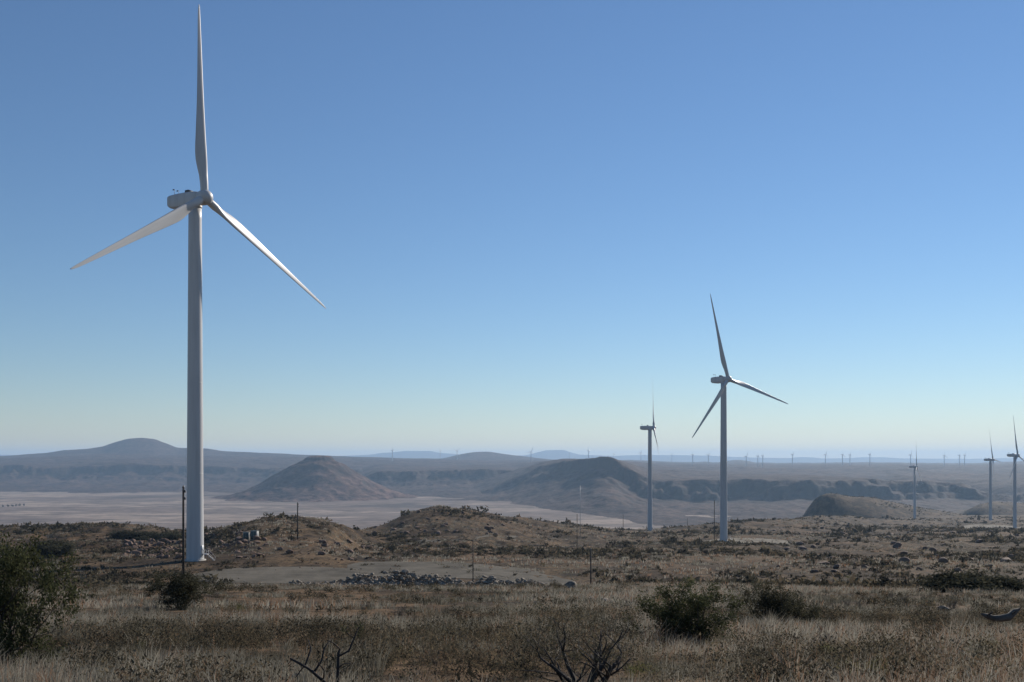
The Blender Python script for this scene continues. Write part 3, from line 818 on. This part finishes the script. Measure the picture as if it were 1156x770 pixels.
# reddish boulders left of the tallest turbine, and ledges elsewhere
k = 0
def cluster(u0, u1, v0, v1, n, smin, smax, mk, label, group):
    global k
    for _ in range(n):
        p = px2w(random.uniform(u0, u1), random.uniform(v0, v1), 60); s = random.uniform(smin, smax) * random.uniform(.6, 1) * max(.5, min(1.6, p[1] / 320))
        stone(p, s, mk, label, "boulder", group, k, "boulder"); k += 1
cluster(140, 206, 610, 632, 80, .7, 2.0, 'red', "reddish brown boulder on the slope left of the tallest turbine", "reddish boulders left of the tallest turbine")
cluster(232, 300, 603, 630, 50, .7, 1.9, 'red', "brown boulder among rubble below the electrical cabinets", "boulders below the cabinets")
cluster(300, 420, 610, 634, 26, .7, 1.8, 'red', "brown boulder at the foot of the rounded grassy mound", "boulders below the mound")
cluster(420, 580, 578, 606, 40, .8, 1.8, 'red', "dark boulder on the stony mound near the centre", "boulders on the central mound")
cluster(870, 1150, 592, 650, 70, .8, 2.2, 'red', "reddish boulder on the scrubby slope at the right", "boulders on the right slope")
for (u, v, s, l) in ((684, 681, .42, "flat pale stone in the grass left of the dark bush"), (668, 679, .3, "small pale stone beside a flat pale stone in the grass"), (960, 692, .30, "pale stone in the grass right of the grey bush"),
                     (1066, 690, .28, "pale stone in the grass left of the fallen log"), (643, 664, .9, "large grey boulder at the right end of the rubble berm"), (605, 683, .3, "brown stone in the grass below the rubble berm"),
                     (338, 765, .1, "small pale stone at the foot of the left dead shrub"), (1150, 755, .16, "pale flat stone at the lower right corner")):
    p = px2w(u, v); stone(p, s, 'rock', l, "stone", "loose stones in the grass", k); k += 1
PS, SS = [], []
for _ in range(1500):
    u = random.uniform(-30, 1186); v = 600 + 62 * random.random(); p = px2w(u, v, 100) if False else None
    d = math.exp(random.uniform(math.log(230), math.log(1300))); x = (u - CX) / F * d
    if vnoise(np.array([x / 40]), np.array([d / 40]), 77)[0] < .05: continue
    PS.append((x, d, G(x, d))); SS.append(random.uniform(.2, .7) * max(.6, d / 600))
stones_mesh("scattered_stones", PS, SS, 'red', "small brown stones scattered over the middle slope", "stones")

# ------------------------------------------------------------------ dry grass
def on_pad(x, y): return np.hypot((x + 58) / 22, (y - 247) / 13) < 1 + .35 * vnoise(x / 5, y / 5, 9)
def grass_field(bands, name, label):
    Vs, Qs, tn = [], [], []; n = 0
    for (d0, d1, dens, nb, hmin, hmax, wid, spread) in bands:
        half = .60; area = half * (d1 * d1 - d0 * d0); N = int(area * dens)
        d = np.sqrt(rng.uniform(d0 * d0, d1 * d1, N)); x = d * rng.uniform(-half, half, N)
        pat = fbm(x, d, 5 + d0 * .12, 3, 91); big = fbm(x, d, 22 + d0 * .2, 3, 95)
        keep = (pat + .35 * vnoise(x / (.5 + d * .012), d / (.5 + d * .012), 93) > -.08) & ~on_pad(x, d) & ~((x > -52) & (x < 18) & (d > 150) & (d < 236) & (rng.random(N) < .85)); x, d, pat, big = x[keep], d[keep], pat[keep], big[keep]; N = len(x)
        z = ground_z(x, d)
        sc = (1 + .6 * pat) * rng.uniform(.45, 1.45, N); tone = np.clip(.47 + .75 * pat + .45 * big + rng.normal(0, .17, N), 0, .97)
        tone = np.where(rng.random(N) < .06, 1.0, tone)
        # blades
        B = N * nb; ti = np.repeat(np.arange(N), nb)
        th = rng.uniform(0, 2 * math.pi, B); rad = spread * np.sqrt(rng.random(B)); lean = rng.normal(.0, .22, B) + rad / spread * .45
        h = rng.uniform(hmin, hmax, B) * sc[ti]; w = wid * rng.uniform(.7, 1.3, B)
        bx = x[ti] + rad * np.cos(th); by = d[ti] + rad * np.sin(th); bz = z[ti] - .02
        ox = np.cos(th) * lean * h + .06 * h; oy = np.sin(th) * lean * h
        ph = rng.uniform(0, math.pi, B); wx = np.cos(ph) * w; wy = np.sin(ph) * w * .5
        P0 = np.stack([bx - wx, by - wy, bz], -1); P1 = np.stack([bx + wx, by + wy, bz], -1)
        mx, my, mz = bx + .38 * ox, by + .38 * oy, bz + .58 * h
        P2 = np.stack([mx + .75 * wx, my + .75 * wy, mz], -1); P3 = np.stack([mx - .75 * wx, my - .75 * wy, mz], -1)
        tx, ty, tz = bx + ox * 1.1, by + oy * 1.1, bz + h * (1 - .25 * np.abs(lean))
        P4 = np.stack([tx + .2 * wx, ty + .2 * wy, tz], -1); P5 = np.stack([tx - .2 * wx, ty - .2 * wy, tz], -1)
        V = np.stack([P0, P1, P2, P3, P4, P5], 1).reshape(-1, 3)
        b6 = n + np.arange(B)[:, None] * 6
        Q = np.concatenate([b6 + np.array([0, 1, 2, 3]), b6 + np.array([3, 2, 4, 5])])
        bt = np.clip(tone[ti] + rng.normal(0, .08, B), 0, 1)
        tn.append(np.repeat(bt, 6)); Vs.append(V); Qs.append(Q); n += len(V)
    me = mesh_np(name, np.concatenate(Vs), np.concatenate(Qs), None, False, M['grass'], {"tone": np.concatenate(tn)})
    tag(obj(name, me), label, "grass", kind="stuff")
grass_field([(9.5, 40, .55, 64, .20, .42, .0045, .11), (5.5, 18, 22, 24, .06, .23, .0036, .12), (18, 45, 10, 17, .08, .27, .008, .15), (45, 115, 2.6, 11, .14, .36, .02, .25), (115, 232, .8, 9, .18, .42, .045, .42), (232, 620, .09, 10, .3, .65, .11, 1.0), (620, 1400, .012, 10, .5, 1.0, .25, 2.2)],
            "dry_grass", "dry pale tan grass covering the foreground slope")

# ------------------------------------------------------------------ low scrub
def leaf_cloud(n, rx, rz, leaf, seed, stemmy=.3):
    """leaf faces spread through a low uneven dome"""
    r = np.random.default_rng(seed)
    nl = 7; ce = np.stack([r.normal(0, .45, nl) * rx, r.normal(0, .45, nl) * rx, r.uniform(.25, .75, nl) * rz], -1); rs = r.uniform(.35, .6, nl)
    li = r.integers(0, nl, n); v = r.normal(size=(n, 3)); v /= np.linalg.norm(v, axis=1)[:, None]
    p = ce[li] + v * (r.random(n) ** .5)[:, None] * rs[li][:, None] * np.array([rx, rx, rz]) * 1.0
    p[:, 2] = np.maximum(p[:, 2], .01)
    a = r.normal(size=(n, 3)); a /= np.linalg.norm(a, axis=1)[:, None]; b = np.cross(a, r.normal(size=(n, 3))); b /= np.linalg.norm(b, axis=1)[:, None] + 1e-9
    a[:, 2] = np.abs(a[:, 2]) + .3
    s = leaf * r.uniform(.6, 1.4, n)[:, None]
    V = np.stack([p - b * s * .4, p + a * s, p + b * s * .4, p - a * s * .6], 1)
    tone = np.clip(r.uniform(.15, .85, nl)[li] + r.normal(0, .15, n), 0, 1)
    return V, tone
def cloud_mesh(name, n, rx, rz, leaf, seed, mat):
    V, t = leaf_cloud(n, rx, rz, leaf, seed)
    return mesh_np(name, V.reshape(-1, 3), np.arange(n * 4).reshape(-1, 4), None, False, mat, {"tone": np.repeat(t, 4)})
scrub_me = [cloud_mesh("scrub_bush", 2000, .5, .5, .018, 200 + i, M['scrub']) for i in range(7)]
def twig_mesh(seed):
    r = random.Random(seed); m = MB()
    for i in range(34):
        a = r.uniform(0, 6.28); t = r.uniform(.1, 1.0); p0 = np.array([r.gauss(0, .05), r.gauss(0, .05), -.03]); d_ = np.array([math.cos(a) * t, math.sin(a) * t, 1.0]); d_ /= np.linalg.norm(d_)
        L = r.uniform(.28, .6); p1 = p0 + d_ * L * .5 + np.array([r.gauss(0, .04) for _ in range(3)]); p2 = p1 + d_ * L * .5 + np.array([r.gauss(0, .06) for _ in range(3)])
        m.path([p0, p1, p2], [.009, .006, .003], 3, False)
        for _ in range(5):
            q = p1 + (p2 - p1) * r.random(); e = d_ + np.array([r.gauss(0, .6) for _ in range(3)]); m.path([q, q + e * r.uniform(.06, .16)], [.004, .002], 3, False)
    return mesh_np("scrub_bush", np.concatenate(m.V), np.concatenate(m.Q), None, False, M['twig'])
scrub_me += [twig_mesh(900 + i) for i in range(4)]
tuft_me = [cloud_mesh("scrub_bush", 1800, .45, .55, .020, 260 + i, M['tuft']) for i in range(3)]
NAMED = [(12, 13.5, 50), (206, 45, 40), (774, 19.5, 60), (880, 29, 45), (376, 10, 55), (660, 10, 70)]
def by_bush(x, d):
    u = CX + F * x / d; r = False
    for ub, db, w in NAMED: r = r | ((np.abs(u - ub) < w) & (d > db * .72) & (d < db + 1.5))
    return r
cand = []
while len(cand) < 270:
    t_ = random.random()
    d = math.sqrt(random.uniform(10.8 ** 2, 34 ** 2)) if t_ < .5 else math.sqrt(random.uniform(34 ** 2, 95 ** 2)) if t_ < .85 else random.uniform(95, 215)
    u = random.uniform(-20, 1176); x = (u - CX) / F * d
    if vnoise(np.array([x / (4 + d * .1)]), np.array([d / (4 + d * .1)]), 61)[0] + random.uniform(-.5, .5) < .05: continue
    if (d > 125 and -55 < x < 20) or by_bush(x, d): continue
    cand.append((x, d))
for i, (x, d) in enumerate(cand):
    s = random.uniform(.4, 1.0) * (.72 if d < 34 else 1.15 if d < 95 else 1.7)
    o = obj("scrub_bush", scrub_me[i % 11]); o.location = (x, d, G(x, d) - .03); o.scale = (s * random.uniform(.8, 1.4), s, s * random.uniform(.6, 1.0)); o.rotation_euler = (0, 0, random.uniform(0, 6.28))
    tag(o, "low grey brown scrub bush growing among the dry grass", "bush", "low grey scrub bushes in the grass")
for i, (u, v, s) in enumerate([(935, 745, .5), (1000, 763, .45), (160, 735, .35), (985, 770, .5), (720, 765, .42), (1110, 740, .5), (452, 740, .35), (270, 690, .7), (960, 655, 2.2), (880, 740, .4), (1085, 725, .5), (655, 745, .3)]):
    p = px2w(u, min(v, 768)); o = obj("green_bush", tuft_me[i % 3]); o.location = tuple(p); o.scale = (s, s, s * .8); o.rotation_euler = (0, 0, i * 1.3)
    tag(o, "small yellow green bush standing out in the dry grass", "bush", "yellow green bushes in the grass")

def scrub_cover(name, label, x, d, z, s, base, nleaf, leaf, seed, flat=1.35):
    N = len(x); clouds = [leaf_cloud(nleaf, .5, .5, leaf, seed + i) for i in range(16)]
    Vs = np.empty((N, nleaf, 4, 3)); tn = np.empty((N, nleaf, 4)); ang = rng.uniform(0, 6.28, N)
    for i in range(N):
        V, t = clouds[i % 16]; c, sn = math.cos(ang[i]), math.sin(ang[i])
        W = np.empty_like(V); W[..., 0] = (V[..., 0] * c - V[..., 1] * sn) * s[i] * flat; W[..., 1] = (V[..., 0] * sn + V[..., 1] * c) * s[i] * flat; W[..., 2] = V[..., 2] * s[i]
        Vs[i] = W + np.array([x[i], d[i], z[i] - .05]); tn[i] = np.clip(base[i] + (t - .5) * .4, 0, 1)[:, None]
    n = N * nleaf
    me = mesh_np(name, Vs.reshape(-1, 3), np.arange(n * 4).reshape(-1, 4), None, False, M['scrub'], {"tone": tn.reshape(-1)})
    tag(obj(name, me), label, "scrub", kind="stuff")
def slope_scrub(N):
    u = rng.uniform(-40, 1200, N); d = np.exp(rng.uniform(math.log(120), math.log(1950), N)); x = (u - CX) / F * d
    m = fbm(x, d, 55, 4, 71) + .5 * fbm(x, d, 18, 2, 75)
    k = (rng.random(N) < np.clip((m + .16) * 2.4, .05, .95)) & ~on_pad(x, d) & (d < ridge_D(u) * 1.3)
    k &= ~((x > -52) & (x < 20) & (d > 120) & (d < 240))
    for t in TURB: k &= np.hypot(x - t['base'][0], d - t['base'][1]) > 12
    b = TURB[1]['base']; k &= np.hypot((x - b[0] - 16) / 36, (d - b[1] + 16) / 34) > 1
    b = TURB[4]['base']; k &= np.hypot((x - b[0] + 14) / 46, (d - b[1] - 22) / 40) > 1
    x, d, m = x[k], d[k], m[k]; N = len(x)
    s = (rng.gamma(1.8, .40, N) + .2) * np.clip(d / 420, .7, 1.9) * (1 + .8 * np.clip(m, 0, .5))
    scrub_cover("scrub_cover", "dark low scrub dotted over the middle slope and mounds", x, d, ground_z(x, d), s, np.clip(rng.beta(1.0, 1.9, N) + .22 * (m < .0), 0, 1), 24, .22, 300)
slope_scrub(85000)
def near_scrub(name, label, N, d0, d1, nleaf, leaf, smin, sgrow, thr, seed):
    d = np.sqrt(rng.uniform(d0 ** 2, d1 ** 2, N)); x = d * rng.uniform(-.58, .58, N)
    m = fbm(x, d, 3 + .1 * d0, 3, 171) + .4 * fbm(x, d, 1.6, 2, 175)
    k = (m > thr - .22 * (d < 15)) & ~((x > -55) & (x < 20) & (d > 125)) & ~by_bush(x, d); x, d, m = x[k], d[k], m[k]; N = len(x)
    s = (rng.gamma(2.5, smin * .4, N) + smin * .5).clip(0, smin * 2.4) * (1 + sgrow * (d - d0) / (d1 - d0))
    scrub_cover(name, label, x, d, ground_z(x, d), s, np.clip(rng.beta(1.1, 1.4, N), 0, 1), nleaf, leaf, seed, 1.25)
near_scrub("heath_cover", "low dark heath plants mixed into the nearest grass", 3600, 9.5, 34, 260, .026, .36, .4, .10, 340)
near_scrub("heath_cover", "low grey heath plants mixed into the grass farther down the slope", 6000, 34, 190, 84, .075, .34, 1.2, .0, 360)
def hill_scrub():
    X, D, Z = [], [], []
    for zf, u0, u1, d0, d1, N in ((zh1, 900, 1100, 1980, 2400, 1500), (zh2, 1060, 1300, 2400, 3000, 900)):
        u = rng.uniform(u0, u1, N); d = rng.uniform(d0, d1, N); x = (u - CX) / F * d; z = zf(x, d); k = (z > -166) & (fbm(x, d, 60, 3, 190) > -.1)
        X.append(x[k]); D.append(d[k]); Z.append(z[k])
    X, D, Z = [np.concatenate(v) for v in (X, D, Z)]; N = len(X)
    scrub_cover("hill_scrub", "dark scrub dotted over the two low hills on the right", X, D, Z, rng.uniform(1.5, 4.5, N), rng.uniform(0, 1, N), 26, .2, 380)
hill_scrub()

# ------------------------------------------------------------------ bigger bushes and dead shrubs
def grow(seed, height, width, levels, nstem, leaf_n, leaf_s, lean=(0, 0), droop=0.0, r0=.03, kids=(3, 4), wander=.22):
    r = random.Random(seed); wood = MB(); LV, LT = [], []
    def rv(s): return np.array([r.gauss(0, s), r.gauss(0, s), r.gauss(0, s)])
    def branch(p, d, L, rad, lev):
        P = [p]; Rr = [rad]; seg = 3; dd = d.copy()
        for i in range(seg):
            dd = dd + rv(wander) + np.array([0, 0, .05 - droop]); dd /= np.linalg.norm(dd); P.append(P[-1] + dd * L / seg); Rr.append(rad * (1 - .5 * (i + 1) / seg))
        wood.path(P, Rr, 5 if lev < 2 else 3, True)
        if lev >= levels - 2 and leaf_n:
            for q in P[1:]:
                for _ in range(leaf_n):
                    c = q + rv(leaf_s * 1.6); a = rv(1); a /= np.linalg.norm(a); b = np.cross(a, rv(1)); b /= np.linalg.norm(b) + 1e-9; s = leaf_s * r.uniform(.6, 1.4)
                    LV.append([c - b * s * .35, c + a * s * .7, c + b * s * .35, c - a * s * .7]); LT.append(min(1, max(0, tone0 + r.gauss(0, .2))))
        if lev < levels - 1:
            for _ in range(r.randint(*kids)):
                i = r.randint(1, seg); nd = dd + rv(.62); nd[2] += .1; nd /= np.linalg.norm(nd)
                branch(P[i], nd, L * r.uniform(.5, .78), Rr[i] * .68, lev + 1)
    for i in range(nstem):
        a = 2 * math.pi * i / nstem + r.uniform(-.5, .5); sp = width / height * .5
        d = np.array([math.cos(a) * sp * r.uniform(.3, 1.2) + lean[0], math.sin(a) * sp * r.uniform(.3, 1.2) + lean[1], 1.0]); d /= np.linalg.norm(d)
        tone0 = r.uniform(.3, .75)
        branch(np.array([math.cos(a) * .05, math.sin(a) * .05, -.05]), d, height * .46, r0 * r.uniform(.7, 1.1), 0)
    return wood, np.array(LV) if LV else None, np.array(LT) if LT else None
def bush(name, p, label, seed, height, width, mat, levels=4, nstem=7, leaf_n=5, leaf_s=.03, kids=(3, 4), r0=.03, bark='bark', cat="bush", group=None, lean=(0, 0)):
    root = empty(name, tuple(p)); tag(root, label, cat, group)
    w, L, T = grow(seed, height, width, levels, nstem, leaf_n, leaf_s, r0=r0, kids=kids, lean=lean, wander=.22 if leaf_n > 1 else .12)
    # fit to the wanted size
    A = np.concatenate(w.V); h = A[:, 2].max(); wd = np.percentile(np.abs(A[:, :2]), 97) * 2
    S = np.array([width / wd, width / wd, height / h]); off = np.array([.5 * (np.percentile(A[:, 0], 3) + np.percentile(A[:, 0], 97)), .5 * (np.percentile(A[:, 1], 3) + np.percentile(A[:, 1], 97)), 0])
    hw = lambda v: np.clip(v[..., 2:3] / h, 0, 1) ** .5
    wd = max(np.percentile(A[:, 0], 97) - np.percentile(A[:, 0], 3), .1); S[:2] = width / wd
    w.V = [(v - off * hw(v)) * S for v in w.V]; w.build("stems", M[bark], root)
    if L is not None:
        L = (L - off * hw(L)) * S; n = len(L)
        obj("foliage", mesh_np("foliage", L.reshape(-1, 3), np.arange(n * 4).reshape(-1, 4), None, False, M[mat], {"tone": np.repeat(T, 4)}), root)
    return root
bush("bush", at(4, 13.5), "large green leafy bush at the left edge of the photo", 11, 1.84, 1.55, 'leaf', 5, 11, 6, .032, (2, 4))
bush("bush", at(206, 45), "dark bush in front of the tallest turbine's pole", 12, 1.95, 2.5, 'leafgrey', 5, 10, 4, .05, (2, 4))
bush("bush", at(774, 19.5), "dense dark olive bush below the second largest turbine", 13, 1.38, 1.6, 'leaf', 5, 12, 4, .028, (2, 4))
bush("bush", at(880, 29), "greyish open bush right of the dense dark bush", 14, 1.3, 1.6, 'leafgrey', 5, 11, 4, .034, (2, 4))
def small_dead_shrub():
    base = at(376, 10.0); k = 10.0 / F
    root = empty("dead_shrub", tuple(base)); tag(root, "small bare dead shrub with a few dark branches, lower left of centre", "dead shrub", "bare dead shrubs")
    r = random.Random(5); m = MB(); tips_ = []
    def limb(pts, r0, r1, y0, y1):
        n = len(pts); P = [np.array([(u - 376) * k, y0 + (y1 - y0) * i / (n - 1) + r.gauss(0, .01), (HY - v) * k - base[2]]) for i, (u, v) in enumerate(pts)]
        m.path(P, [r0 + (r1 - r0) * i / (n - 1) for i in range(n)], 6); tips_.append(P[-1])
    limb([(375, 784), (368, 769), (350, 753), (331, 740)], .022, .010, 0, -.12)
    limb([(345, 750), (337, 761), (333, 766)], .007, .004, -.07, -.02)
    limb([(346, 750), (351, 733), (346, 723)], .011, .005, -.08, .08)
    limb([(356, 757), (363, 746), (365, 733), (371, 724)], .013, .006, -.05, .12)
    limb([(366, 766), (368, 755), (362, 744)], .009, .004, -.02, -.16)
    limb([(376, 784), (381, 768), (381, 741), (383, 733)], .024, .010, 0, .05)
    limb([(381, 742), (392, 737), (397, 724), (402, 711)], .014, .006, .04, .2)
    limb([(383, 734), (377, 727), (371, 722)], .008, .004, .05, -.05)
    limb([(397, 724), (390, 718), (388, 712)], .006, .003, .16, .1)
    limb([(381, 755), (389, 748), (398, 747)], .008, .004, .02, -.12)
    limb([(333, 741), (328, 747)], .006, .003, -.12, -.1)
    m.build("stems", M['dead'], root)
    L, T = [], []
    for q in (tips_[6], tips_[6] + np.array([-.01, .02, -.05]), tips_[8]):
        for _ in range(26):
            c = q + np.array([r.gauss(0, .03) for _ in range(3)]); a = np.array([r.gauss(0, 1) for _ in range(3)]); a /= np.linalg.norm(a); b = np.cross(a, [r.gauss(0, 1) for _ in range(3)]); b /= np.linalg.norm(b)
            L.append([c - b * .006, c + a * .016, c + b * .006, c - a * .016]); T.append(r.uniform(.1, .7))
    L = np.array(L); obj("foliage", mesh_np("foliage", L.reshape(-1, 3), np.arange(len(L) * 4).reshape(-1, 4), None, False, M['leaf'], {"tone": np.repeat(T, 4)}), root)
small_dead_shrub()
bush("dead_shrub", at(660, 10.0), "wide bare twiggy grey shrub at the bottom centre", 22, 1.02, 1.3, 'leafgrey', 6, 10, 1, .010, (2, 3), .022, 'dead', "dead shrub", "bare dead shrubs")
bush("bush", px2w(60, 629), "round dark bush alone on the slope left of the tallest turbine", 31, 5.0, 8.0, 'leafgrey', 4, 9, 6, .30, (3, 4), .12)
bush("bush", px2w(1090, 668), "wide patch like dark bush on the slope near the right edge", 32, 1.7, 4.6, 'leafgrey', 4, 12, 6, .11, (3, 4), .06)
bush("bush", px2w(1130, 668), "dark bush beside the wide dark bush near the right edge", 33, 1.2, 2.8, 'leafgrey', 4, 9, 6, .10, (3, 4), .05)
bush("bush", px2w(541, 662), "spiky dark sprig standing on the rubble berm", 34, 2.6, 1.6, 'leafgrey', 3, 5, 3, .12, (2, 3), .05)
bush("bush", px2w(168, 609), "dark bush in the row above the reddish boulders, middle one of three", 36, 3.4, 8, 'leafgrey', 4, 8, 6, .24, (3, 4), .08)
bush("bush", px2w(192, 610), "dark bush above the reddish boulders, next to the tallest turbine's tower", 37, 3.6, 8, 'leafgrey', 4, 8, 6, .24, (3, 4), .08)
bush("bush", px2w(145, 608), "long dark bush above the reddish boulders", 35, 3.4, 11, 'leafgrey', 4, 10, 6, .24, (3, 4), .08)

# fallen log
def log():
    p = px2w(1130, 711); d = p[1]; s = d / F; p = p + np.array([0, 0, .27])
    root = empty("fallen_log", tuple(p)); tag(root, "dark fallen log with a bleached top and upturned ends at the right", "log")
    m = MB(); P = [(-22 * s, 0, 6 * s), (-15 * s, .05, 3.5 * s), (-8 * s, 0, 1.5 * s), (0, .05, 1.2 * s), (9 * s, 0, 3 * s), (16 * s, .1, 7 * s), (22 * s, .05, 12 * s)]
    m.path(P, [1.2 * s, 3.4 * s, 3.6 * s, 3.9 * s, 4.4 * s, 4.2 * s, 1.5 * s], 12); m.build("trunk", M['log'], root, True)
    b_ = MB(); b_.path([(-16 * s, 0, 4 * s), (-13 * s, -.1, 8 * s), (-11 * s, -.1, 10 * s)], [1.2 * s, .9 * s, .4 * s], 6); b_.path([(12 * s, 0, 6 * s), (13 * s, -.2, 11 * s)], [1.3 * s, .5 * s], 6)
    b_.build("branch_stub", M['bark'], root)
log()

# valley trees far left, a few pixels each
for i, u in enumerate([3, 9, 14, 18, 22, 27]):
    d = 4150.0 + 25 * i; x = (u - CX) / F * d; z = float(valley_z(np.array([x]), np.array([d]))[0])
    root = empty("tree", (x, d, z)); tag(root, "tiny dark tree in a short row on the pale valley floor", "tree", "trees on the valley floor")
    m = MB(); m.path([(0, 0, -1), (.2, 0, 3), (0, .2, 6)], [.5, .35, .2], 6); m.build("trunk", M['bark'], root)
    V, t = leaf_cloud(220, 5.5, 8, 1.4, 700 + i); V = V + np.array([0, 0, 2.0])
    obj("crown", mesh_np("crown", V.reshape(-1, 3), np.arange(len(V) * 4).reshape(-1, 4), None, False, M['leafgrey'], {"tone": np.repeat(t, 4)}), root)
